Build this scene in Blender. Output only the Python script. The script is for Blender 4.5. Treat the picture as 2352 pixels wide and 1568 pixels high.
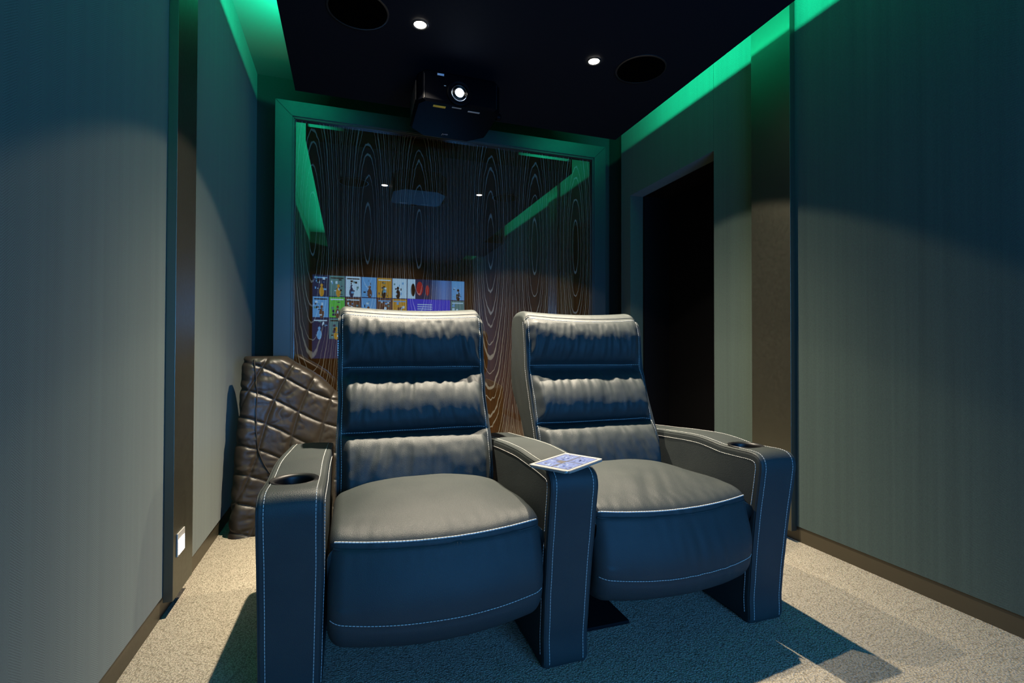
import bpy, bmesh, math, random
from mathutils import Vector, Matrix, noise

# ------------------------------------------------------------------ scene, camera, light
for o in list(bpy.data.objects):
    bpy.data.objects.remove(o, do_unlink=True)
SC = bpy.context.scene
COL = SC.collection
YAW, PITCH, ROLL, FPX = 0.32142394, 0.01207329, 0.00263098, 1125.195
cy, sy, cp, sp = math.cos(YAW), math.sin(YAW), math.cos(PITCH), math.sin(PITCH)
F = Vector((sy * cp, cy * cp, sp)); R = Vector((cy, -sy, 0)); U = R.cross(F)
R2 = R * math.cos(ROLL) + U * math.sin(ROLL); U2 = -R * math.sin(ROLL) + U * math.cos(ROLL)
cd = bpy.data.cameras.new('camera'); cam = bpy.data.objects.new('camera', cd); COL.objects.link(cam)
m = Matrix(((R2.x, U2.x, -F.x, 0), (R2.y, U2.y, -F.y, 0), (R2.z, U2.z, -F.z, 1.0), (0, 0, 0, 1)))
cam.matrix_world = m
cd.sensor_width = 36; cd.lens = FPX / 2352 * 36; cd.clip_start = .02
SC.camera = cam
W = bpy.data.worlds.new('world'); SC.world = W; W.use_nodes = True
W.node_tree.nodes['Background'].inputs[0].default_value = (0.0005, 0.0008, 0.0012, 1)
SC.view_settings.view_transform = 'Standard'; SC.view_settings.look = 'None'
SC.view_settings.exposure = 0; SC.view_settings.gamma = 1; SC.view_settings.use_curve_mapping = False
try:
    SC.cycles.use_denoising = True
    SC.cycles.max_bounces = 6; SC.cycles.diffuse_bounces = 3; SC.cycles.glossy_bounces = 3; SC.cycles.adaptive_threshold = .02
    SC.cycles.sample_clamp_indirect = 4.0
    SC.cycles.caustics_reflective = False; SC.cycles.caustics_refractive = False
except Exception:
    pass

SPOT_P, LED_P, SCREEN_E, STEP_E = 900.0, 158.0, .45, 22.0
SPOTS = [(.315, 2.355), (1.248, 2.357)]
ZR = 2.55                                   # underside of the dropped black ceiling

def lamp(name, kind, loc, energy, color, rot=None):
    l = bpy.data.lights.new(name, kind); l.energy = energy; l.color = color
    o = bpy.data.objects.new(name, l); COL.objects.link(o); o.location = loc
    if rot: o.rotation_euler = rot
    return o
for i, (x, y) in enumerate(SPOTS):
    o = lamp('downlight_lamp', 'SPOT', (x, y, ZR - .012), SPOT_P, (1, .86, .66))
    o.data.spot_size = math.radians(107); o.data.spot_blend = .10; o.data.shadow_soft_size = .016
    L = o.data; L.use_nodes = True; T = L.node_tree     # reflector beam: strongest straight down, weaker towards the rim
    e = T.nodes['Emission']; tc = T.nodes.new('ShaderNodeTexCoord'); sp_ = T.nodes.new('ShaderNodeSeparateXYZ')
    T.links.new(tc.outputs['Normal'], sp_.inputs[0])
    ab = T.nodes.new('ShaderNodeMath'); ab.operation = 'ABSOLUTE'; T.links.new(sp_.outputs[2], ab.inputs[0])
    mr = T.nodes.new('ShaderNodeMapRange'); T.links.new(ab.outputs[0], mr.inputs[0])
    for k, v in ((1, .56), (2, .97), (3, .0), (4, 1.0)): mr.inputs[k].default_value = v
    pw_ = T.nodes.new('ShaderNodeMath'); pw_.operation = 'POWER'; T.links.new(mr.outputs[0], pw_.inputs[0]); pw_.inputs[1].default_value = 2.8
    ml = T.nodes.new('ShaderNodeMath'); ml.operation = 'MULTIPLY_ADD'; T.links.new(pw_.outputs[0], ml.inputs[0]); ml.inputs[1].default_value = .935; ml.inputs[2].default_value = .065
    T.links.new(ml.outputs[0], e.inputs['Strength'])
# green strip light in both coves, behind the lip of the dropped ceiling
LEDG = (.01, 1.0, .50)
def led(x, z, side):
    o = lamp('cove_led_lamp', 'AREA', (x, .65, z), LED_P, LEDG)
    o.data.shape = 'RECTANGLE'; o.data.size = 4.9; o.data.size_y = .008
    # local -Z is the emitting direction, local X along the room
    d = Vector((side * .78, 0, .62)).normalized()
    xa = Vector((0, 1, 0)); za = -d; ya = za.cross(xa)
    o.matrix_world = Matrix(((xa.x, ya.x, za.x, x), (xa.y, ya.y, za.y, .65), (xa.z, ya.z, za.z, z), (0, 0, 0, 1)))
    return o
led(-.247, 2.729, -1)
led(1.808, 2.695, 1)

# ------------------------------------------------------------------ material helpers
MATS = {}
class NT:
    def __init__(s, name):
        s.m = bpy.data.materials.new(name); s.m.use_nodes = True
        s.t = s.m.node_tree; s.b = s.t.nodes['Principled BSDF']; MATS[name] = s.m
    def n(s, typ, **k):
        nd = s.t.nodes.new(typ)
        for a, v in k.items(): setattr(nd, a, v)
        return nd
    def link(s, a, b): s.t.links.new(a, b)
    def val(s, x, sock):
        if isinstance(x, (int, float)): sock.default_value = x
        else: s.link(x, sock)
    def math(s, op, a, b=0.0, c=None):
        nd = s.n('ShaderNodeMath', operation=op)
        s.val(a, nd.inputs[0]); s.val(b, nd.inputs[1])
        if c is not None: s.val(c, nd.inputs[2])
        return nd.outputs[0]
    def mix(s, f, a, b):
        nd = s.n('ShaderNodeMix', data_type='RGBA')
        s.val(f, nd.inputs[0])
        for x, k in ((a, 6), (b, 7)):
            if isinstance(x, tuple): nd.inputs[k].default_value = (*x, 1)
            else: s.link(x, nd.inputs[k])
        return nd.outputs[2]
    def xyz(s, kind='Object'):
        tc = s.n('ShaderNodeTexCoord'); sx = s.n('ShaderNodeSeparateXYZ'); s.link(tc.outputs[kind], sx.inputs[0])
        return tc.outputs[kind], sx.outputs[0], sx.outputs[1], sx.outputs[2]
    def noise(s, vec, scale, detail=2.0, rough=.5):
        nd = s.n('ShaderNodeTexNoise'); s.link(vec, nd.inputs['Vector'])
        nd.inputs['Scale'].default_value = scale; nd.inputs['Detail'].default_value = detail; nd.inputs['Roughness'].default_value = rough
        return nd.outputs['Fac']
    def bump(s, h, strength, dist):
        nd = s.n('ShaderNodeBump'); nd.inputs['Strength'].default_value = strength; nd.inputs['Distance'].default_value = dist
        s.link(h, nd.inputs['Height']); s.link(nd.outputs[0], s.b.inputs['Normal'])
    def set(s, color=None, rough=None, metal=None, spec=None, coat=None, coat_rough=None, sheen=None, emit=None, es=None, coat_ior=None):
        i = s.b.inputs
        if color is not None:
            if isinstance(color, tuple): i['Base Color'].default_value = (*color, 1)
            else: s.link(color, i['Base Color'])
        for v, k in ((rough, 'Roughness'), (metal, 'Metallic'), (spec, 'Specular IOR Level'), (coat, 'Coat Weight'), (coat_rough, 'Coat Roughness'), (sheen, 'Sheen Weight'), (coat_ior, 'Coat IOR'), (es, 'Emission Strength')):
            if v is not None: s.val(v, i[k])
        if emit is not None:
            if isinstance(emit, tuple): i['Emission Color'].default_value = (*emit, 1)
            else: s.link(emit, i['Emission Color'])
        return s.m

def plain(name, color, rough=.5, metal=0, spec=.5, **k):
    t = NT(name)
    if rough < .9 and 'nb' not in k:      # a faint unevenness so no surface is perfectly flat
        v, x, y, z = t.xyz(); nz = t.noise(v, 60, 2)
        r = t.math('MULTIPLY_ADD', nz, .10, rough - .05)
        return t.set(color=color, rough=r, metal=metal, spec=spec)
    return t.set(color=color, rough=rough, metal=metal, spec=spec)

def glow(name, color, strength):
    return NT(name).set(color=(.0, .0, .0), emit=color, es=strength, rough=.6)

def fabric():
    t = NT('herringbone_fabric'); v, x, y, z = t.xyz()
    h = .042
    col = t.math('DIVIDE', y, h); fl = t.math('FLOOR', col); fr = t.math('SUBTRACT', col, fl)
    par = t.math('MULTIPLY_ADD', t.math('PINGPONG', col, 1.0), h, 0.0)
    dia = t.math('DIVIDE', t.math('MULTIPLY_ADD', par, .8, z), .0058)
    st = t.math('PINGPONG', dia, .5)
    st = t.math('MULTIPLY', st, 2.0)
    nz = t.noise(v, 420, 2, .6)
    mp = t.n('ShaderNodeMapping'); mp.inputs['Scale'].default_value = (1, 26, .35); t.link(v, mp.inputs[0])
    slub = t.noise(mp.outputs[0], 1.0, 3, .6)
    f = t.math('MULTIPLY_ADD', nz, .7, t.math('MULTIPLY_ADD', st, .55, t.math('MULTIPLY_ADD', slub, .42, -.51)))
    c = t.mix(f, (.017, .028, .0235), (.062, .098, .080))
    t.bump(t.math('MULTIPLY_ADD', st, .5, nz), .2, .0012)
    return t.set(color=c, rough=.95, spec=.2, sheen=.15)

def carpet():
    t = NT('loop_carpet'); v, x, y, z = t.xyz()
    vo = t.n('ShaderNodeTexVoronoi'); t.link(v, vo.inputs['Vector']); vo.inputs['Scale'].default_value = 170; vo.inputs['Randomness'].default_value = .75
    nz = t.noise(v, 230, 3, .7); n2 = t.noise(v, 22, 3, .6)
    f = t.math('ADD', t.math('MULTIPLY', vo.outputs['Distance'], -1.15), t.math('MULTIPLY_ADD', nz, .9, .58))
    f = t.math('MULTIPLY_ADD', n2, .25, t.math('ADD', f, -.13))
    c = t.mix(f, (.14, .12, .088), (.42, .375, .295))
    t.bump(t.math('SUBTRACT', nz, vo.outputs['Distance']), .8, .006)
    return t.set(color=c, rough=1.0, spec=.1)

def leather():
    t = NT('grey_leather'); v, x, y, z = t.xyz()
    vo = t.n('ShaderNodeTexVoronoi', feature='DISTANCE_TO_EDGE'); t.link(v, vo.inputs['Vector']); vo.inputs['Scale'].default_value = 260
    e = t.math('MINIMUM', vo.outputs['Distance'], .25)
    nz = t.noise(v, 500, 2, .6); n2 = t.noise(v, 9, 3, .6)
    c = t.mix(n2, (.0195, .0245, .0258), (.030, .0350, .034))
    t.bump(t.math('MULTIPLY_ADD', nz, .12, e), .38, .0022)
    return t.set(color=c, rough=t.math('MULTIPLY_ADD', nz, .1, .46), spec=.16)

def veneer():
    t = NT('gloss_figured_veneer')
    uv = t.n('ShaderNodeUVMap'); uv.uv_map = 'UVMap'
    sx = t.n('ShaderNodeSeparateXYZ'); t.link(uv.outputs[0], sx.inputs[0])
    x, z = sx.outputs[0], sx.outputs[1]
    v, ox, oy, oz = t.xyz()
    mp = t.n('ShaderNodeMapping'); mp.inputs['Scale'].default_value = (7, 1, 3.2); t.link(v, mp.inputs[0])
    w1 = t.noise(mp.outputs[0], 1.0, 3, .6)
    mp2 = t.n('ShaderNodeMapping'); mp2.inputs['Scale'].default_value = (30, 1, 11); t.link(v, mp2.inputs[0])
    w2 = t.noise(mp2.outputs[0], 1.0, 2, .5)
    zz = t.math('MULTIPLY', z, .12)
    f = t.math('SQRT', t.math('ADD', t.math('MULTIPLY', x, x), t.math('MULTIPLY', zz, zz)))
    f = t.math('ADD', f, t.math('MULTIPLY_ADD', w1, .012, -.006))
    f = t.math('ADD', f, t.math('MULTIPLY_ADD', w2, .007, -.0035))
    # uneven ring spacing
    f = t.math('ADD', f, t.math('MULTIPLY', t.math('SINE', t.math('MULTIPLY', f, 260.0)), .0022))
    f = t.math('SUBTRACT', f, t.math('MULTIPLY', t.math('SUBTRACT', 1.0, t.math('EXPONENT', t.math('DIVIDE', f, -.045))), .045))
    k = t.math('FRACT', t.math('DIVIDE', f, .0122))
    d = t.math('ABSOLUTE', t.math('SUBTRACT', k, .5))
    wd = t.math('MULTIPLY_ADD', w1, .10, .035)
    ln = t.math('SUBTRACT', 1.0, t.math('MINIMUM', 1.0, t.math('POWER', t.math('DIVIDE', d, wd), 3.0)))
    mp3 = t.n('ShaderNodeMapping'); mp3.inputs['Scale'].default_value = (160, 1, 3); t.link(v, mp3.inputs[0])
    gr = t.noise(mp3.outputs[0], 1.0, 3, .6)
    base = t.mix(gr, (.006, .0035, .002), (.058, .028, .010))
    c = t.mix(ln, base, (.13, .125, .11))
    return t.set(color=c, rough=.6, spec=.0, coat=1.0, coat_rough=.012, coat_ior=1.85)

def quilt():
    t = NT('quilted_nylon'); v, x, y, z = t.xyz()
    n1 = t.noise(v, 24, 4, .6); n2 = t.noise(v, 300, 2)
    c = t.mix(n1, (.012, .0095, .0073), (.023, .0185, .0145))
    t.bump(t.math('MULTIPLY_ADD', n2, .04, n1), .22, .005)
    return t.set(color=c, rough=.40, spec=.33)

FAB, CARP, LEA, VEN, QUI = fabric(), carpet(), leather(), veneer(), quilt()
BLACKC = plain('black_ceiling_paint', (.0035, .0048, .009), .8, spec=.1)
COVEC = plain('cove_paint', (.17, .17, .165), .8)
DARKW = plain('dark_wall_paint', (.016, .015, .014), .8)
BLACKD = plain('black_door_lacquer', (.002, .002, .0026), .6, spec=.1)
TAUPE = plain('taupe_satin_lacquer', (.115, .115, .09), .42, metal=.95)
SKIRT = plain('taupe_skirting', (.09, .076, .049), .42, metal=.6, spec=.2)
FRAMEM = plain('grey_frame_lacquer', (.07, .085, .09), .36, metal=.85)
FRAMED = plain('frame_inner_dark', (.03, .032, .035), .35)
GROOVE = plain('joint_black', (.008, .008, .008), .8)
PROJ = plain('projector_black', (.0014, .0016, .0026), .45, spec=.03)
PROJV = plain('projector_vent', (.004, .004, .005), .5)
CHROME = plain('dark_chrome', (.16, .16, .17), .2, metal=1.0)
ALU = plain('champagne_aluminium', (.34, .31, .27), .35, metal=.5)
WHITEP = plain('white_plastic', (.36, .35, .33), .4)
THREAD = plain('pale_thread', (.40, .40, .375), .7)
WELT = plain('dark_leather_welt', (.05, .052, .055), .5)
CUP = plain('black_cup_plastic', (.004, .004, .005), .42, spec=.25)
PLATE = plain('black_steel_plate', (.004, .004, .005), .7, spec=.1)
YEL = plain('yellow_sticker', (.6, .42, .05), .5)
BLU = plain('pale_sticker', (.35, .42, .5), .5)
MARK = plain('grey_print', (.30, .32, .34), .5)
GRILLE = plain('black_speaker_grille', (.0008, .0008, .0009), .95, spec=.0)
WIRE = plain('clear_glass_lens', (.02, .02, .03), .05, spec=.9)

# ------------------------------------------------------------------ mesh helpers
def link(name, bm, mat, parent=None, smooth=None, mats=None):
    me = bpy.data.meshes.new(name)
    bmesh.ops.recalc_face_normals(bm, faces=bm.faces[:])
    bm.to_mesh(me); bm.free()
    for q in (mats or [mat]): me.materials.append(q)
    if smooth:
        for p in me.polygons: p.use_smooth = True
        me.set_sharp_from_angle(angle=math.radians(smooth))
    o = bpy.data.objects.new(name, me); COL.objects.link(o)
    if parent: o.parent = parent
    return o
def box(bm, a, b, mi=0, bev=0, seg=2):
    vs = [bm.verts.new((x, y, z)) for x in (a[0], b[0]) for y in (a[1], b[1]) for z in (a[2], b[2])]
    fs = [bm.faces.new([vs[i] for i in q]) for q in ((0, 1, 3, 2), (4, 6, 7, 5), (0, 4, 5, 1), (2, 3, 7, 6), (0, 2, 6, 4), (1, 5, 7, 3))]
    for f in fs: f.material_index = mi
    if bev:
        es = list({e for f in fs for e in f.edges})
        bmesh.ops.bevel(bm, geom=es, offset=bev, segments=seg, affect='EDGES', profile=.5)
    return fs
def boxo(name, a, b, mat, parent=None, bev=0, smooth=None):
    bm = bmesh.new(); box(bm, a, b, bev=bev); return link(name, bm, mat, parent, smooth)
def struct(o): o['kind'] = 'structure'; return o
def tag(o, label, cat, group=None):
    o['label'] = label; o['category'] = cat
    if group: o['group'] = group
    return o
def root(name, loc, label, cat, group=None):
    o = bpy.data.objects.new(name, None); COL.objects.link(o); o.location = loc; o.empty_display_size = .1
    return tag(o, label, cat, group)
def shift(o):            # parts are built in room coordinates, their root stands at loc
    o.matrix_parent_inverse = Matrix.Translation(-o.parent.location); return o
def lathe(bm, prof, c, n=48, axis='z', mi=0, cap=True):
    rings = []
    for r, h in prof:
        ring = []
        for k in range(n):
            a = 2 * math.pi * k / n; p = (r * math.cos(a), r * math.sin(a), h)
            if axis == 'y': p = (p[0], p[2], p[1])
            ring.append(bm.verts.new(Vector(p) + Vector(c)))
        rings.append(ring)
    for i in range(len(rings) - 1):
        for k in range(n):
            bm.faces.new((rings[i][k], rings[i][(k + 1) % n], rings[i + 1][(k + 1) % n], rings[i + 1][k])).material_index = mi
    if cap:
        bm.faces.new(rings[0]).material_index = mi; bm.faces.new(rings[-1]).material_index = mi
def tube(bm, pts, r, n=6, cap=True):
    rings = []; L = len(pts)
    for i, p in enumerate(pts):
        t = (pts[min(i + 1, L - 1)] - pts[max(i - 1, 0)]).normalized()
        u = t.cross(Vector((0.13, .31, .94))).normalized(); w = t.cross(u)
        rings.append([bm.verts.new(p + u * r * math.cos(2 * math.pi * k / n) + w * r * math.sin(2 * math.pi * k / n)) for k in range(n)])
    for i in range(L - 1):
        for k in range(n): bm.faces.new((rings[i][k], rings[i][(k + 1) % n], rings[i + 1][(k + 1) % n], rings[i + 1][k]))
    if cap: bm.faces.new(rings[0]); bm.faces.new(rings[-1])
def spline(pts, step=.008, closed=False):
    P = [Vector(p) for p in pts]; out = []; n = len(P)
    for i in range(n if closed else n - 1):
        if closed: a, b, c, d = P[(i - 1) % n], P[i], P[(i + 1) % n], P[(i + 2) % n]
        else: a, b, c, d = P[max(i - 1, 0)], P[i], P[i + 1], P[min(i + 2, n - 1)]
        L = (c - b).length; k = max(1, int(L / step))
        la, lb, lc = max((b - a).length, 1e-4) ** .5, max(L, 1e-4) ** .5, max((d - c).length, 1e-4) ** .5
        m1 = ((c - b) / lb - (c - a) / (la + lb) + (b - a) / la) * lb if la > .011 else c - b
        m2 = ((d - c) / lc - (d - b) / (lb + lc) + (c - b) / lb) * lb if lc > .011 else c - b
        for j in range(k):
            t = j / k; t2, t3 = t * t, t * t * t
            out.append(b * (2 * t3 - 3 * t2 + 1) + m1 * (t3 - 2 * t2 + t) + c * (-2 * t3 + 3 * t2) + m2 * (t3 - t2))
    if not closed: out.append(P[-1])
    return out
def resample(pts, step):
    out = [pts[0]]; acc = 0
    for a, b in zip(pts, pts[1:]):
        L = (b - a).length; s = step - acc
        while s <= L and L > 0:
            out.append(a.lerp(b, s / L)); s += step
        acc = (acc + L) % step if L else acc
    return out
def stitches(name, lines, parent, dash=.0070, gap=.0030, r=.00105, mat=None):
    for pts in lines:                        # every seam is a row of stitches of its own
        bm = bmesh.new()
        ps = resample(pts, .0012); n = int(round((dash + gap) / .0012)); dn = int(round(dash / .0012))
        for i in range(0, len(ps) - dn, n):
            tube(bm, [ps[i], ps[i + dn // 2], ps[i + dn]], r, 5)
        link(name, bm, mat or THREAD, parent, smooth=80)
def cord(name, lines, parent, r, mat):
    for pts in lines:
        bm = bmesh.new(); tube(bm, pts, r, 8); o = link(name, bm, mat, parent, smooth=80)
    return o

class Pillow:
    """closed (y,z) profile swept over x with rounded ends; S(i,x,inset) gives surface points"""
    def __init__(s, x0, hw, prof, r, disp=None, ns=90, step=.008):
        s.x0, s.hw, s.r, s.disp = x0, hw, r, disp
        s.P = spline([(p[0], p[1], 0) for p in prof], step, closed=True)
        n = len(s.P)
        area = sum(s.P[i].x * s.P[(i + 1) % n].y - s.P[(i + 1) % n].x * s.P[i].y for i in range(n))
        sg = 1 if area > 0 else -1
        s.N = []
        for i in range(n):
            t = (s.P[(i + 2) % n] - s.P[(i - 2) % n]).normalized(); s.N.append(Vector((t.y, -t.x, 0)) * sg)
        s.ns = ns
    def idx(s, y, z):
        q = Vector((y, z, 0)); return min(range(len(s.P)), key=lambda i: (s.P[i] - q).length)
    def S(s, i, x, out=0.0):
        i %= len(s.P); q = max(0, (abs(x) - (s.hw - s.r)) / s.r); q = min(q, 1)
        ins = s.r * (1 - math.sqrt(max(0, 1 - q * q)))
        p = s.P[i] + s.N[i] * (out - ins)
        v = Vector((s.x0 + x, p.x, p.y))
        if s.disp: v += s.disp(x / s.hw, x, p.x, p.y, s.N[i])
        return v
    def mesh(s, name, mat, parent, smooth=50):
        bm = bmesh.new(); xs = []
        ne = 7
        for k in range(ne): xs.append(-s.hw + s.r * (1 - math.cos(math.pi / 2 * k / ne)))
        for k in range(s.ns + 1): xs.append(-(s.hw - s.r) + 2 * (s.hw - s.r) * k / s.ns)
        for k in range(ne): xs.append(s.hw - s.r * (1 - math.cos(math.pi / 2 * (ne - 1 - k) / ne)))
        rows = [[bm.verts.new(s.S(i, x)) for i in range(len(s.P))] for x in xs]; n = len(s.P)
        for a, b in zip(rows, rows[1:]):
            for i in range(n): bm.faces.new((a[i], a[(i + 1) % n], b[(i + 1) % n], b[i]))
        bm.faces.new(rows[0]); bm.faces.new(rows[-1])
        return link(name, bm, mat, parent, smooth)
    def line_x(s, i0, i1, x, out=0.0): return [s.S(i, x, out) for i in range(i0, i1 + 1)]
    def line_i(s, i, x0, x1, out=0.0, n=80): return [s.S(i, x0 + (x1 - x0) * k / n, out) for k in range(n + 1)]

def g(x, s): return math.exp(-(x / s) ** 2)
def sm(a, b, x):
    t = min(1, max(0, (x - a) / (b - a))); return t * t * (3 - 2 * t)
def nz(x, y, z=0.0): return noise.noise(Vector((x, y, z)))

# ------------------------------------------------------------------ room
XL, XR, YB, YF, ZC = -.645, 2.208, 3.95, -1.92, 2.985
struct(boxo('floor', (XL - .1, YF - .1, -.08), (XR + .6, YB + .1, 0), CARP))
struct(boxo('ceiling', (XL - .1, YF - .1, ZC), (XR + .6, YB + .1, ZC + .08), COVEC))
# dropped black ceiling with an upstand lip on each side
bm = bmesh.new()
XA, XBR, YR = -.317, 1.878, 3.21
box(bm, (XA, YF + .01, ZR), (XBR, YR, 2.655))
box(bm, (XA, YF + .01, 2.655), (XA + .012, YR, 2.74))
box(bm, (XBR - .012, YF + .01, 2.655), (XBR, YR, 2.69))
box(bm, (XA + .4, YF + .2, 2.655), (XBR - .4, YR - .3, ZC - .001))      # hangs from the upper ceiling
struct(link('ceiling', bm, BLACKC))
struct(boxo('added_cove_block', (XBR + .002, -.92, ZR), (XR - .024, .19, ZC - .002), BLACKC))  # added slab, out of view, blocks the green strip light to leave a gap
struct(boxo('wall_back', (XL - .1, YB, 0), (XR + .6, YB + .1, ZC), DARKW))
struct(boxo('wall_front', (XL - .1, YF - .1, 0), (XR + .6, YF, ZC), DARKW))
# left wall: skirting below, herringbone cloth above
struct(boxo('wall_left', (XL - .1, YF, .079), (XL, YB, ZC), FAB))
struct(boxo('baseboard_left', (XL - .1, YF, 0), (XL - .006, YB, .079), SKIRT))
# right wall, cloth around a door opening
DY0, DY1, DZ = 2.555, 3.532, 2.262
bm = bmesh.new()
box(bm, (XR, YF, .079), (XR + .12, DY0 - .0012, ZC))
box(bm, (XR, DY0 + .0012, DZ), (XR + .12, 3.676, ZC))
box(bm, (XR, DY1, .0), (XR + .12, 3.676, DZ))
box(bm, (XR + .003, DY0 - .002, DZ), (XR + .1, DY0 + .002, ZC))
struct(link('wall_right', bm, FAB))
struct(boxo('trim_3', (XR + .04, 3.676, 0), (XR + .12, YB, ZC), DARKW))
struct(boxo('baseboard_right', (XR + .006, YF, 0), (XR + .12, DY0 - .001, .079), SKIRT))
bm = bmesh.new()
box(bm, (XR + .12, DY0, 0), (XR + .42, DY0 + .02, DZ + .02)); box(bm, (XR + .12, DY1 - .02, 0), (XR + .42, DY1, DZ + .02))
box(bm, (XR + .12, DY0, DZ), (XR + .42, DY1, DZ + .02))
struct(link('trim_4', bm, BLACKD))
door = struct(boxo('door_1', (XR + .36, DY0 + .022, .006), (XR + .40, DY1 - .022, DZ - .004), BLACKD))
bm = bmesh.new(); box(bm, (XR + .345, DY0 + .08, 1.0), (XR + .353, DY0 + .20, 1.018), bev=.003); box(bm, (XR + .352, DY0 + .08, 1.0), (XR + .36, DY0 + .10, 1.018))
link('door_handle', bm, PROJ, door)
# pilasters
struct(boxo('trim_1', (XL, 2.128, .055), (-.613, 2.366, ZC), TAUPE, bev=.0015))
struct(boxo('trim_2', (2.172, 1.952, .055), (XR, 2.21, ZC), TAUPE, bev=.0015))

# ------------------------------------------------------------------ veneer panel in its grey frame
ft = root('framed_wall_panel', (.76, 3.66, 0), 'tall glossy dark figured wood panel in wide grey mitred frame on back wall', 'wall panel')
cols = [-.24, .12, .477, 1.02, 1.379, 1.733]; zcs = [1.84, 1.80, 1.78, 1.81, 1.80, 1.82]
bounds = [-.36, -.06, .2985, .7485, 1.1995, 1.556, 1.879]
bm = bmesh.new(); uvl = bm.loops.layers.uv.new('UVMap')
for i in range(6):
    a, b = bounds[i], bounds[i + 1]
    segs = [(a, cols[i]), (cols[i], b)]
    for (p, q) in segs:
        vs = [bm.verts.new(c) for c in ((p, 3.585, .04), (q, 3.585, .04), (q, 3.585, 2.54), (p, 3.585, 2.54))]
        f = bm.faces.new(vs)
        for l in f.loops:
            l[uvl].uv = (l.vert.co.x - cols[i] + i * 0.0, l.vert.co.z - zcs[i])
bmesh.ops.remove_doubles(bm, verts=bm.verts[:], dist=1e-5)
bk = [bm.verts.new(c) for c in ((-.36, 3.605, .04), (1.879, 3.605, .04), (1.879, 3.605, 2.54), (-.36, 3.605, 2.54))]
bm.faces.new(bk)
vp = link('veneer_panel', bm, VEN, ft); shift(vp)
fo, fi = (-.474, 1.992, 0.0, 2.648), (-.357, 1.876, .035, 2.535)
def frame_piece(q, mat, name, y0=3.56, y1=3.64):
    bm = bmesh.new()
    a = [bm.verts.new((x, y0, z)) for x, z in q]; b = [bm.verts.new((x, y1, z)) for x, z in q]
    bm.faces.new(a); bm.faces.new(b[::-1])
    for i in range(4): bm.faces.new((a[i], b[i], b[(i + 1) % 4], a[(i + 1) % 4]))
    bmesh.ops.bevel(bm, geom=bm.edges[:], offset=.0012, segments=1, affect='EDGES')
    o = link(name, bm, mat, ft); shift(o); return o
O = [(fo[0], fo[2]), (fo[1], fo[2]), (fo[1], fo[3]), (fo[0], fo[3])]; I = [(fi[0], fi[2]), (fi[1], fi[2]), (fi[1], fi[3]), (fi[0], fi[3])]
for k in range(4):
    frame_piece([O[k], O[(k + 1) % 4], I[(k + 1) % 4], I[k]], FRAMEM, 'frame_side')
bm = bmesh.new()                            # thin dark rebate just outside the glass
for (a, b) in (((fi[0] - .012, 3.553, fi[2]), (fi[0] - .009, 3.5605, fi[3] + .012)), ((fi[1] + .009, 3.553, fi[2]), (fi[1] + .012, 3.5605, fi[3] + .012)), ((fi[0] - .012, 3.553, fi[3] + .009), (fi[1] + .012, 3.5605, fi[3] + .012))):
    box(bm, a, b)
box(bm, (fi[0], 3.5605, fi[2]), (fi[0] + .006, 3.584, fi[3])); box(bm, (fi[1] - .006, 3.5605, fi[2]), (fi[1], 3.584, fi[3])); box(bm, (fi[0], 3.5605, fi[3] - .006), (fi[1], 3.584, fi[3]))
shift(link('frame_bead', bm, FRAMED, ft))

# ------------------------------------------------------------------ ceiling lights and speakers
for i, (x, y) in enumerate(SPOTS):
    t = root('ceiling_downlight', (x, y, ZR), ('recessed round ceiling downlight glowing warm white, left of the projector', 'recessed round ceiling downlight glowing warm white, beside the right ceiling speaker')[i], 'ceiling light', 'downlights in the black ceiling')
    bm = bmesh.new(); lathe(bm, [(.040, -.001), (.040, -.004), (.036, -.006), (.031, -.006), (.028, -.003), (.028, -.001)], (0, 0, 0), cap=False); link('bezel', bm, plain('bezel_black', (.02, .02, .02), .4) if i == 0 else MATS['bezel_black'], t, smooth=40)
    bm = bmesh.new(); lathe(bm, [(.0285, -.001), (.0285, -.0025), (.020, -.0045)], (0, 0, 0)); link('lamp_disc', bm, glow('warm_lamp_glow', (1, .92, .78), 60) if i == 0 else MATS['warm_lamp_glow'], t, smooth=40)
for i, x in enumerate((.031, 1.533)):
    t = root('ceiling_speaker', (x, 2.345, ZR), ('round black ceiling speaker left of the left downlight, cut by the picture edge', 'round black ceiling speaker right of the right downlight')[i], 'ceiling speaker', 'round speakers in the black ceiling')
    bm = bmesh.new(); lathe(bm, [(.139, 0), (.139, -.004), (.136, -.006), (.130, -.006), (.130, 0)], (0, 0, 0), 72, cap=False); link('rim', bm, PROJV, t, smooth=40)
    bm = bmesh.new(); lathe(bm, [(.130, -.001), (.130, -.004), (.05, -.006), (.01, -.0065)], (0, 0, 0), 72); link('grille', bm, GRILLE, t, smooth=40)

# ------------------------------------------------------------------ projector
K = 1.06
px0, px1, py0, py1 = .318 * K, .757 * K, 2.45 * K, 2.88 * K
pz0, pz1 = 1 + 1.238 * K, 1 + 1.40 * K
PT = root('projector', (.567, 2.82, ZR), 'black ceiling-hung video projector with its lens lit blue-white', 'projector')
bm = bmesh.new()
def oct_ring(z, g_=0.0):
    c = .032
    pts = [(px0 + c, py0), (px1 - c, py0), (px1, py0 + .045), (px1, py1 - .09), (px1 - .09, py1), (px0 + .09, py1), (px0, py1 - .09), (px0, py0 + .045)]
    cx, cyy = (px0 + px1) / 2, (py0 + py1) / 2
    return [bm.verts.new((cx + (x - cx) * (1 - g_), cyy + (y - cyy) * (1 - g_), z)) for x, y in pts]
rs = [oct_ring(pz0, .05), oct_ring(pz0 + .012, .0), oct_ring(pz1 - .02, .0), oct_ring(pz1, .06)]
for a, b in zip(rs, rs[1:]):
    for k in range(8): bm.faces.new((a[k], a[(k + 1) % 8], b[(k + 1) % 8], b[k]))
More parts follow.
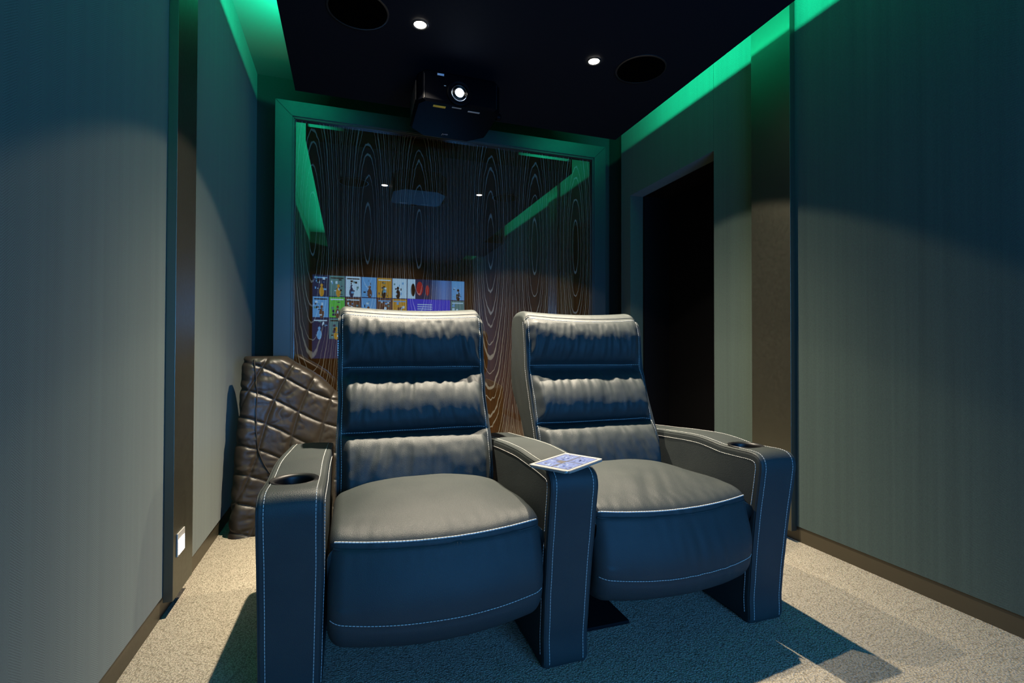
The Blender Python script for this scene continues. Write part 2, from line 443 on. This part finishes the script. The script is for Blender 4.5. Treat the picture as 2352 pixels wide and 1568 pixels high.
bm.faces.new(rs[0]); bm.faces.new(rs[-1])
bmesh.ops.bevel(bm, geom=[e for e in bm.edges if abs(e.verts[0].co.z - e.verts[1].co.z) > .03], offset=.008, segments=3, affect='EDGES')
shift(link('housing', bm, PROJ, PT, smooth=35))
lx, lz = .527 * K, 1 + 1.296 * K
bm = bmesh.new(); lathe(bm, [(.070, .004), (.068, -.010), (.060, -.014), (.052, -.012), (.046, .0), (.040, .0)], (lx, py0, lz), axis='y', cap=False)
shift(link('lens_surround', bm, PROJ, PT, smooth=40))
bm = bmesh.new()
for r, h in ((.046, -.006), (.036, -.012), (.030, -.015)):
    lathe(bm, [(r, h + .004), (r, h), (r - .003, h - .002), (r - .006, h)], (lx, py0, lz), axis='y', cap=False)
lathe(bm, [(.041, .0), (.020, -.002)], (lx, py0, lz), axis='y')
shift(link('lens_barrel', bm, CHROME, PT, smooth=40))
bm = bmesh.new(); lathe(bm, [(.0225, -.010), (.0225, -.014), (.010, -.018), (.002, -.019)], (lx, py0, lz), axis='y')
shift(link('lens', bm, glow('lens_glow', (.62, .78, 1.0), 40), PT, smooth=40))
for sx_ in (0, 1):                      # side vents with fins
    bm = bmesh.new(); x = px0 if sx_ == 0 else px1
    for k in range(9):
        y = py0 + .075 + k * .026
        box(bm, (x - .003, y, pz0 + .03), (x + .003, y + .012, pz1 - .035))
    shift(link('side_vent', bm, PROJV, PT))
for x in (px0 + .034, px1 - .034):  # added chrome strips stand in for the highlight on the front edges
    shift(boxo('front_edge_highlight', (x - .0015, py0 - .002, pz0 + .012), (x + .0015, py0 + .002, pz1 - .03), CHROME, PT))
bm = bmesh.new(); lathe(bm, [(.020, 0), (.020, .02), (.014, .026)], (0, 0, 0), 20)
for v in bm.verts: v.co = Vector((px1 + v.co.z, py0 + .11 + v.co.x, pz0 + .02 + v.co.y))
shift(link('adjuster_foot', bm, PROJ, PT, smooth=40))
def sticker(name, x0, x1, y0, y1, mat): shift(boxo(name, (x0 * K, y0 * K, pz0 - .0012), (x1 * K, y1 * K, pz0 + .001), mat, PT))
sticker('warning_label', .402, .466, 2.487, 2.507, YEL)
sticker('rating_label', .585, .648, 2.494, 2.507, MARK)
sticker('model_label', .497, .546, 2.478, 2.488, MARK)
shift(boxo('badge', (.415 * K, py0 - .0015, 2.455), (.449 * K, py0 + .001, 2.466), BLU, PT))
shift(boxo('indicator', (.449 * K, py0 - .0015, 2.402), (.459 * K, py0 + .001, 2.406), WHITEP, PT))
def text_mesh(name, body, size, mat, parent, mw, ext=.0003):
    cu = bpy.data.curves.new(name, 'FONT'); cu.body = body; cu.size = size; cu.extrude = ext; cu.align_x = 'CENTER'; cu.align_y = 'CENTER'; cu.resolution_u = 3
    to = bpy.data.objects.new('tmp', cu); COL.objects.link(to)
    dg = bpy.context.evaluated_depsgraph_get(); me = bpy.data.meshes.new_from_object(to.evaluated_get(dg))
    bpy.data.objects.remove(to, do_unlink=True)
    me.transform(mw); me.materials.clear(); me.materials.append(mat)
    o = bpy.data.objects.new(name, me); COL.objects.link(o); o.parent = parent; shift(o); return o
# lettering on the underside, read from in front: x to the right, up towards the front
text_mesh('lettering', 'JVC', .024, MARK, PT, Matrix(((1, 0, 0, .522 * K), (0, -1, 0, 2.815 * K), (0, 0, -1, pz0 - .0012), (0, 0, 0, 1))))
bm = bmesh.new(); box(bm, (.45, 2.72, pz1 - .005), (.70, 2.95, pz1 + .012)); box(bm, (.54, 2.79, pz1 + .012), (.61, 2.87, ZR - .012)); box(bm, (.48, 2.74, ZR - .012), (.66, 2.92, ZR - .0005))
shift(link('ceiling_mount', bm, PROJ, PT))

# ------------------------------------------------------------------ step light on the left pilaster
sx = -.613
t = root('step_light', (sx, 2.205, .248), 'small lit rectangular step light low on the left pilaster', 'wall light')
bm = bmesh.new(); box(bm, (0, -.043, -.044), (.005, .043, .044), bev=.002)
link('faceplate', bm, WHITEP, t)
bm = bmesh.new(); box(bm, (.004, -.034, -.037), (.0062, .034, .018)); link('lit_window', bm, glow('step_glow', (1, .97, .88), STEP_E), t)

# ------------------------------------------------------------------ projection screen on the front wall (seen mirrored in the panel)
st = root('projection_screen', (.74, YF + .03, 1.65), 'wide projection screen showing a blue grid of film pictures, mirrored in the glossy panel', 'screen')
rnd = random.Random(5)
pal = {}
def em(c, s):
    k = (c, s)
    if k not in pal: pal[k] = glow('screen_picture_fill_%s' % ['red', 'blue', 'pale', 'gold', 'green', 'teal', 'grey', 'violet', 'night', 'sky', 'navy', 'brown', 'snow', 'ink', 'plum', 'sand'][len(pal) % 16], c, s * SCREEN_E)
    return pal[k]
SX0, SX1, SZ0, SZ1 = -.60, 2.07, .80, 2.245
yy = YF + .026
shift(boxo('screen_surround', (SX0 - .05, YF + .002, SZ0 - .05), (SX1 + .05, YF + .024, SZ1 + .05), BLACKD, st))
bm = bmesh.new(); scr = []
def quad(x0, x1, z0, z1, c, s, lay):
    mt = em(c, s)
    if mt not in scr: scr.append(mt)
    y = yy + lay * .0006
    f = bm.faces.new([bm.verts.new(p) for p in ((x0, y, z0), (x1, y, z0), (x1, y, z1), (x0, y, z1))]); f.material_index = scr.index(mt)
def blob(cx, cz, rx, rz, c, s, lay):
    mt = em(c, s)
    if mt not in scr: scr.append(mt)
    y = yy + lay * .0006
    f = bm.faces.new([bm.verts.new((cx + rx * math.cos(a * math.pi / 6), y, cz + rz * math.sin(a * math.pi / 6))) for a in range(12)]); f.material_index = scr.index(mt)
BLUE, PALE, NIGHT = ((.03, .25, 1.0), 9.0), ((.40, .70, 1.0), 11.0), ((.01, .10, .45), 2.2)
SKY, GOLD, GREEN, RED = ((.12, .45, 1.0), 9.0), ((.8, .5, .05), 6.0), ((.12, .8, .12), 7.0), ((.7, .04, .06), 5.0)
BROWN, TEAL, VIOLET, INK = ((.35, .2, .15), 3.0), ((.15, .5, .6), 5.0), ((.12, .08, 1.0), 8.0), ((.02, .03, .05), .5)
quad(SX0, SX1, SZ0, SZ1, *NIGHT, 0)
bgs = [[NIGHT, TEAL, PALE, SKY, GOLD, PALE, None, None, None, SKY], [SKY, GREEN, BROWN, SKY, BROWN, GOLD, None, None, None, TEAL], [NIGHT, TEAL, SKY, PALE, RED, SKY, None, None, None, NIGHT]]
pw = (SX1 - SX0) / 10
for r_ in range(3):
    z1 = SZ1 - .005 - r_ * .372; z0 = z1 - .355
    for c_ in range(10):
        b = bgs[r_][c_]
        if b is None: continue
        x0 = SX0 + c_ * pw + .006; x1 = x0 + pw - .014
        quad(x0, x1, z0, z1, *b, 1)
        fg = rnd.choice([INK, NIGHT, BROWN, RED]) if b in (PALE, SKY, GREEN, GOLD) else rnd.choice([PALE, SKY, GOLD, TEAL])
        mx = (x0 + x1) / 2 + rnd.uniform(-.03, .03); w = x1 - x0
        blob(mx, z0 + .18, .022, .03, *fg, 2); blob(mx, z0 + .07, .04, .085, *fg, 2)
        for _ in range(12):
            a = rnd.uniform(x0 + .02, x1 - .06); h = rnd.uniform(z0 + .02, z1 - .06)
            quad(a, a + rnd.uniform(.008, .05), h, h + rnd.uniform(.006, .05), *rnd.choice([PALE, SKY, INK, TEAL, NIGHT]), 3)
        quad(x0 + .02, x1 - .02, z1 - .05, z1 - .03, *rnd.choice([PALE, INK, SKY]), 3)
hx0, hx1 = SX0 + 6 * pw + .006, SX0 + 9 * pw - .008
quad(hx0, hx1, SZ1 - .36, SZ1 - .005, *NIGHT, 1)
quad(hx0, hx0 + .14, SZ1 - .36, SZ1 - .005, *PALE, 2); blob(hx0 + .10, SZ1 - .2, .04, .12, *INK, 3)
blob(hx0 + .22, SZ1 - .17, .06, .13, *RED, 3); blob(hx0 + .36, SZ1 - .2, .035, .1, *RED, 3)
for k in range(10): quad(hx0 + .44 + k * .0375, hx0 + .4775 + k * .0375, SZ1 - .36, SZ1 - .005, (.12, .35, 1.0), 3.0 + .9 * min(k, 11 - k) // 1, 2)
quad(hx0, hx1, SZ1 - .62, SZ1 - .365, (.03, .06, 1.0), 8.0, 1)
quad(hx0, hx1, SZ1 - 1.10, SZ1 - .62, (.06, .38, 1.0), 88.0, 1)  # added panel, hidden in the mirror view, much brighter to fill the room blue
quad(SX0 + .42, SX1, SZ1 - 1.43, SZ1 - 1.12, (.06, .38, 1.0), 88.0, 1)  # second added fill panel, lights the room blue and shows no film picture
for k in range(4): quad(hx0 + .18, hx0 + .45, SZ1 - .47 - k * .04, SZ1 - .455 - k * .04, *PALE, 2)
shift(link('picture', bm, None, st, mats=scr))  # film pictures together with the two added fill panels

# ------------------------------------------------------------------ recliners
def arm(x0, parent, cup, seed, name='armrest'):
    hw = .0815
    prof = [(1.424, .001), (1.418, .10), (1.405, .25), (1.385, .42), (1.366, .54), (1.362, .575), (1.368, .602), (1.388, .619), (1.42, .624), (1.47, .6225 if cup else .627), (1.56, .6215 if cup else .630), (1.62, .627 if cup else .632), (1.70, .632), (1.85, .625), (2.0, .613), (2.15, .601), (2.22, .594), (2.25, .580), (2.262, .55), (2.262, .4), (2.262, .2), (2.262, .001), (2.0, .001), (1.7, .001), (1.5, .001)]
    def disp(s, x, y, z, n):
        a = 1 - sm(.3, 1.0, abs(s)) if False else 0
        crown = .004 * (1 - s * s) * sm(.55, .61, z)
        lean = -.010 * (1 - sm(0, .5, z)) * (1 if s > 0 else 0) * abs(s)
        w = .0012 * nz(x * 14 + seed, y * 9, z * 9)
        gr = -.0016 * g(abs(x) - (hw - .016), .0035) * (1 if z > .02 else 0)
        return Vector((lean + w * .6, n.x * (w + gr), n.y * (w + gr) + crown))
    P = Pillow(x0, hw, prof, .013, disp, ns=34, step=.011)
    o = P.mesh(name, LEA, parent, smooth=55)
    n0, n1 = P.idx(1.424, .02), P.idx(2.255, .57)
    if cup:
        cy_ = 1.515; cx = x0 - .004
        bmh = bmesh.new(); bmh.from_mesh(o.data)
        rad = lambda v: math.hypot(v.co.x - cx, v.co.y - cy_)
        bmesh.ops.delete(bmh, geom=[f for f in bmh.faces if any(v.co.z > .6 and rad(v) < .0575 for v in f.verts)], context='FACES')
        for v in bmh.verts:
            if v.is_boundary and v.co.z > .6:
                k = .0605 / rad(v); v.co.x = cx + (v.co.x - cx) * k; v.co.y = cy_ + (v.co.y - cy_) * k
        bmh.to_mesh(o.data); bmh.free()
        bm = bmesh.new()
        lathe(bm, [(.0560, .560), (.0560, .6195), (.0640, .6215), (.0655, .6235), (.0635, .6255), (.0575, .6245), (.0525, .6215), (.0505, .615), (.0500, .57), (.046, .563)], (cx, cy_, 0.0015), 64, cap=False)
        lathe(bm, [(.0558, .5625), (.0558, .566), (.0500, .5665)], (cx, cy_, 0), 64)
        co = link('cup_holder', bm, CUP, o, smooth=45)
        co['label'] = 'round black cup holder set in the arm'
    rng = [P.line_x(n0, n1, s * (hw - .020), .0004) for s in (-1, 1)]
    side = [[v + Vector((s * .0006, 0, 0)) for v in P.line_x(n0 + 2, n1, s * hw, -.014)] for s in (-1, 1)]
    cord('welt', [P.line_x(n0, n1, s * (hw - .0035), .0006) for s in (-1, 1)], o, .0016, LEA)
    stitches('stitching', rng + side, o)
    return o

def backrest(x0, parent, seed):
    hw = .300
    front = [(1.945, .395), (1.895, .405), (1.864, .428), (1.853, .465), (1.855, .50), (1.863, .53), (1.875, .565), (1.891, .600), (1.914, .632), (1.940, .651), (1.974, .660), (2.004, .664),
             (1.990, .673), (1.969, .690), (1.958, .715), (1.958, .742), (1.967, .776), (1.984, .810), (2.006, .840), (2.038, .866), (2.072, .885), (2.096, .899), (2.104, .911),
             (2.094, .924), (2.074, .945), (2.061, .98), (2.057, 1.02), (2.061, 1.055), (2.071, 1.087), (2.087, 1.118), (2.102, 1.136), (2.112, 1.143)]
    rest = [(2.120, 1.150), (2.140, 1.164), (2.175, 1.173), (2.22, 1.175), (2.262, 1.168), (2.285, 1.142), (2.300, 1.06), (2.310, .95), (2.305, .86), (2.27, .78), (2.20, .70), (2.13, .62), (2.09, .52), (2.08, .42), (2.05, .385), (2.0, .38)]
    KB = [(.37, 1.945), (.43, 1.925), (.50, 1.920), (.58, 1.935), (.66, 1.972), (.74, 2.008), (.82, 2.040), (.90, 2.066), (.98, 2.078), (1.06, 2.086), (1.12, 2.100), (1.14, 2.114)]
    def ybase(z):
        for (a, p), (b, q) in zip(KB, KB[1:]):
            if z <= b: return p + (q - p) * max(0, (z - a)) / (b - a)
        return None
    def disp(s, x, y, z, n):
        # the side seams run in one smooth curve, the rolls die out towards them
        ke = sm(.84, .985, abs(s)) if (y < 2.125 and n.x < .5) else 0
        yb = ybase(z) if ke > 0 else None
        dyb = (yb - y) * ke if yb is not None else 0
        # sag of the top edge, fullness across, gathers beside the seams
        top = sm(1.02, 1.16, z)
        dz = -.014 * (1 - s * s) * top - .016 * top * sm(hw - .035, hw, abs(x)) ** 2
        dist = min(abs(z - .664), abs(z - .911), abs(z - 1.143))
        edge = hw - abs(x)
        fr = 1 if n.x < -.15 else .15
        slant = (1 if x > 0 else -1) * .55 * min(1, abs(s))
        wx = x + .05 * nz(z * 6, seed * 2.2); a = wx * 11 + z * 15 * slant
        sof = sm(.0, .045, dist)
        wr = (.0052 * nz(a + seed * 7, z * 8, seed) + .0030 * nz(wx * 24 + z * 18 * slant, z * 12, seed + 8) + .0014 * nz(x * 40, z * 30, seed)) * sof * (.5 + .5 * g(dist - .06, .05))
        wr += .0065 * nz(x * 12 + seed, (z + .55 * abs(x)) * 26, 3.3 + seed) * g(edge, .06)
        wr += .0045 * nz(x * 7, z * 8, seed * 3.1)
        groove = -.003 * g(edge - .0095, .003)
        full = -.022 * sm(.5, 1.0, abs(s)) * min(1, max(0, dist / .06)) * .35
        d = (wr * (0 if edge < .006 else 1) + groove) * fr
        if n.y > .6 and z > 1.1: d *= .3
        return Vector((.0035 * (1 if x > 0 else -1) * nz(y * 9, z * 7, seed + 5) * g(edge, .03), n.x * d + dyb, n.y * d + dz))
    P = Pillow(x0, hw, front + rest, .015, disp, ns=150, step=.0055)
    o = P.mesh('backrest', LEA, parent, smooth=60)
    i0, i1, i2, ib = P.idx(2.004, .664), P.idx(2.104, .911), P.idx(2.112, 1.143), P.idx(1.895, .405)
    e = hw - .016
    L = [P.line_i(i0 + 2, -e, e, .0006), P.line_i(i1 + 1, -e, e, .0006), P.line_i(i2 - 2, -e, e, .0006),
         P.line_x(ib, i2 - 2, -e, .0008), P.line_x(ib, i2 - 2, e, .0008)]
    for s in (-1, 1):
        zz = [.43 + k * .006 for k in range(int((1.128 - .43) / .006))]
        L.append([Vector((x0 + s * (hw + .0012 + .0035 * (1 if s > 0 else -1) * s * nz(ybase(z) * 9, z * 7, seed + 5)), ybase(z) + .0205, z)) for z in zz])
    stitches('stitching', L, o)
    cord('welt', [P.line_i(i2 + 1, -e - .006, e + .006, .0002), P.line_x(ib, i2, -e - .0115, .0002), P.line_x(ib, i2, e + .0115, .0002)], o, .0017, LEA)
    return o

def seat(x0, parent, seed, wrinkly):
    hw = .3075
    prof = [(1.380, .452), (1.392, .468), (1.43, .487), (1.52, .510), (1.64, .526), (1.76, .529), (1.87, .517), (1.93, .495), (1.962, .455), (1.955, .41), (1.80, .385), (1.60, .385), (1.45, .39), (1.395, .415), (1.381, .441)]
    def disp(s, x, y, z, n):
        up = 1 if n.y > 0 else .3
        droop = -.052 * abs(s) ** 3 * sm(1.40, 1.75, y) * up
        bow = .036 * s * s * (1 - sm(1.4, 1.7, y)); lift = .012 * s * s * (1 - sm(1.38, 1.5, y))
        w = .0022 * nz(x * 9, y * 8, seed)
        if wrinkly:
            q = x * 26 - y * 12
            w += .0042 * nz(q, y * 3.5, seed + 2) * g(y - 1.56, .14) * g(x - .0, .22)
        w += .0022 * nz(x * 40 + seed, y * 10) * g(y - 1.39, .06)
        return Vector((0, bow + n.x * w, droop + lift + n.y * w * up))
    P = Pillow(x0, hw, prof, .030, disp, ns=110, step=.009)
    o = P.mesh('seat_cushion', LEA, parent, smooth=60)
    k = P.idx(1.380, .452)
    stitches('stitching', [P.line_i(k + 1, -hw + .014, hw - .014, .0014, 110)], o, dash=.0085, gap=.0015, r=.0023)
    cord('welt', [P.line_i(k - 1, -hw + .012, hw - .012, .0004, 110)], o, .0032, LEA)
    prof = [(1.400, .453), (1.385, .450), (1.376, .441), (1.366, .412), (1.350, .360), (1.341, .31), (1.342, .262), (1.352, .215), (1.378, .178), (1.42, .158), (1.50, .155), (1.57, .175), (1.60, .24), (1.59, .33), (1.55, .378), (1.44, .384), (1.405, .41)]
    def disp2(s, x, y, z, n):
        bow = .034 * s * s
        w = .0025 * nz(x * 7, z * 7, seed + 9)
        if wrinkly: w += .0045 * nz(x * 30 + z * 6, z * 5, seed + 4) * g(z - .30, .10) * g(x - .12, .18)
        w += .0012 * nz(x * 36, z * 12, seed) * g(z - .43, .03)
        groove = -.0035 * g(z - .254 + .014 * (1 - s * s), .005) * (1 if n.x < -.3 else 0)
        return Vector((0, bow + n.x * (w + groove), n.y * w + .020 * s * s * (1 if z < .3 else .4)))
    P = Pillow(x0, hw + .004, prof, .042, disp2, ns=110, step=.009)
    o2 = P.mesh('footrest', LEA, parent, smooth=60)
    k = P.idx(1.340, .248)
    stitches('stitching', [P.line_i(k, -hw + .004, hw - .004, .0014, 110)], o2)
    return o

def recliner(x0, seed, label, arms, plate):
    t = root('leather_recliner', (x0, 1.8, 0), label, 'recliner', 'home cinema recliners')
    parts = [backrest(x0, t, seed), seat(x0, t, seed, seed > 1)]
    for ax, cup in arms: arm(ax, t, cup, seed)
    bm = bmesh.new(); box(bm, (x0 - .305, 1.80, .0), (x0 + .305, 2.24, .36), bev=.006); box(bm, (x0 - .29, 1.96, .36), (x0 + .29, 2.07, .40))
    link('base', bm, PLATE, t)
    if plate:
        bm = bmesh.new(); box(bm, (.80, 1.562, 0), (.972, 1.86, .012), bev=.002); link('mechanism_plate', bm, PLATE, t)
    for c in t.children: shift(c)
    return t
recliner(.260, 1, 'left grey leather recliner, tablet on its right armrest, cup holder in its left', [(-.1395, True), (.6585, False)], False)
recliner(1.060, 2, 'right grey leather recliner, cup holder in its right armrest near the doorway', [(1.4615, True)], True)

# ------------------------------------------------------------------ tablet
ang = math.radians(33)
tb = root('tablet', (.634, 1.372, .645), 'small pale tablet with lit screen lying on the middle armrest', 'tablet')
tb.rotation_euler = (0, 0, ang)
bm = bmesh.new(); box(bm, (-.105, -.070, 0), (.105, .070, .0068))
bmesh.ops.bevel(bm, geom=[e for e in bm.edges if abs(e.verts[0].co.z - e.verts[1].co.z) > .005], offset=.010, segments=5, affect='EDGES')
bmesh.ops.bevel(bm, geom=[e for e in bm.edges if min(e.verts[0].co.z, e.verts[1].co.z) > .006], offset=.001, segments=2, affect='EDGES')
link('case', bm, ALU, tb)
bm = bmesh.new(); box(bm, (-.102, -.067, .0066), (.102, .067, .0072)); link('bezel', bm, WHITEP, tb)
bm = bmesh.new(); tm = [glow('tablet_pale', (.26, .42, 1.0), .6), glow('tablet_dark', (.01, .02, .08), .4), glow('tablet_blue', (.10, .20, .70), .45), glow('tablet_brown', (.3, .22, .16), .4), glow('tablet_white', (.7, .85, 1), .8)]
def tq(x0, x1, y0, y1, mi, l):
    z = .0073 + l * .00012
    f = bm.faces.new([bm.verts.new(p) for p in ((x0, y0, z), (x1, y0, z), (x1, y1, z), (x0, y1, z))]); f.material_index = mi
tq(-.088, .088, -.060, .060, 1, 0)
r2 = random.Random(3)
for ix in (0, 1):
    for iy in (0, 1):
        x0_, y0_ = -.086 + ix * .0875, -.058 + iy * .0595
        tq(x0_ + .001 * (1 - ix), x0_ + .082, y0_, y0_ + .054, 0, 1)
        for _ in range(22):
            a, b = x0_ + r2.uniform(.002, .07), y0_ + r2.uniform(.002, .046)
            tq(a, a + r2.uniform(.004, .013), b, b + r2.uniform(.002, .009), r2.choice([2, 2, 0, 1, 4, 2]), 2)
tq(-.03, -.006, -.004, .02, 3, 3)
link('display', bm, None, tb, mats=tm)
bm = bmesh.new(); box(bm, (-.035, -.05, -.016), (.075, .02, -.0005))
bmesh.ops.bevel(bm, geom=[e for e in bm.edges if e.verts[0].co.z < -.01 and e.verts[1].co.z < -.01], offset=.012, segments=2, affect='EDGES')
link('stand', bm, WHITEP, tb)

# ------------------------------------------------------------------ quilted cover beside the back wall
qt = root('quilted_cover', (-.27, 3.10, 0), 'upright dark brown quilted cover standing on the carpet behind the left recliner', 'quilted cover')
bm = bmesh.new(); NR, NZ = 300, 190
def rrect(f, a, b, r):            # evenly spaced points round a rounded rectangle, with the outward direction
    A, B = 2 * (a - r), 2 * (b - r); q = math.pi * r / 2; T = 2 * (A + B) + 4 * q; d = f * T
    for (L, ox, oy, dx, dy, nx, ny) in ((A, -a + r, -b, 1, 0, 0, -1), (None, a - r, -b + r, 0, 0, 0, -1), (B, a, -b + r, 0, 1, 1, 0), (None, a - r, b - r, 0, 0, 1, 0),
                                        (A, a - r, b, -1, 0, 0, 1), (None, -a + r, b - r, 0, 0, 0, 1), (B, -a, b - r, 0, -1, -1, 0), (None, -a + r, -b + r, 0, 0, -1, 0)):
        l = q if L is None else L
        if d <= l + 1e-9:
            if L is not None: return ox + dx * d, oy + dy * d, nx, ny
            t = math.atan2(ny, nx) + d / r
            return ox + r * math.cos(t), oy + r * math.sin(t), math.cos(t), math.sin(t)
        d -= l
    return -a + r, -b, 0, -1
def qpt(k, j):
    t = j / NZ; z = .945 * t if t < .96 else .945 * .96 + .945 * .04 * math.sin((t - .96) / .04 * math.pi / 2)
    xr = .02 - .0 * t
    xl_ = -.590 + .035 * t
    # right side rounds away towards the top
    xr = .06 if z < .5 else .06 - .33 * sm(.5, 1.02, z) * (1 + .3 * sm(.8, .95, z))
    cx, a = (xl_ + xr) / 2, (xr - xl_) / 2
    b = .13 * (1 - .25 * t)
    tt = max(0, (t - .955) / .045); shr = math.sqrt(max(0, 1 - tt * tt)) if tt < 1 else 0
    a *= (.90 + .10 * shr) if shr > 0 else .9; b *= max(shr, .02)
    if tt > 0: a *= 1
    x, y, c, s_ = rrect(k / NR, a, b, min(.055, b * .8)); x += cx
    front = 1 if s_ < -.02 else .25
    u, v = x + .30, z - .5
    # two families of quilting lines, slightly bent
    q1 = (u * .94 - v * .33) / .140 + .10 * math.sin(v * 9); q2 = (v * .91 + u * .41) / .135 + .10 * math.sin(u * 11)
    d1 = abs(q1 - round(q1)); d2 = abs(q2 - round(q2))
    dd = min(d1, d2)
    puff = .0085 * (1 - math.exp(-(dd / .055) ** 1.2)) + .0095 * abs(nz(x * 11 + z * 9, z * 15 - x * 8, 1.5)) * (1 - math.exp(-(dd / .12) ** 2)) + .0012 * nz(x * 50, z * 40 + x * 30, 7)
    crease = .006 * nz(z * 45, x * 9, 4) * g(x - (xl_ + .085), .03)
    rr = Vector((c, s_, 0)); front = sm(-.3, .6, -s_) * .85 + .15
    y0 = 3.06 + .12 * t + .16 * (x + .25)
    return Vector((x + rr.x * puff * front + .0025 * nz(z * 30, y * 20), y0 + y + rr.y * (puff + crease) * front, z + .001))
rings = [[bm.verts.new(qpt(k, j)) for k in range(NR)] for j in range(NZ + 1)]
for a, b in zip(rings, rings[1:]):
    for k in range(NR): bm.faces.new((a[k], a[(k + 1) % NR], b[(k + 1) % NR], b[k]))
bm.faces.new(rings[0]); bm.faces.new(rings[-1])
shift(link('cover_cloth', bm, QUI, qt, smooth=70))
def front_pt(x, z):
    best = None
    t = z / .945; j = int(t * NZ)
    best = min((v for v in FR[j]), key=lambda p: abs(p.x - x) + (0 if p.y < 3.06 + .12 * t + .16 * (p.x + .25) else 9))
    return best + Vector((0, -.003, 0))
FR = [[qpt(k, j) for k in range(NR)] for j in range(NZ + 1)]
pp = [(-.500, .925), (-.488, .85), (-.480, .75), (-.478, .62), (-.472, .52), (-.455, .42), (-.42, .34), (-.36, .27)]
pts = spline([(a, b, 0) for a, b in pp], .03)
shift(cord('piping', [spline([tuple(front_pt(p.x, p.y)) for p in pts], .01)], qt, .004, QUI))
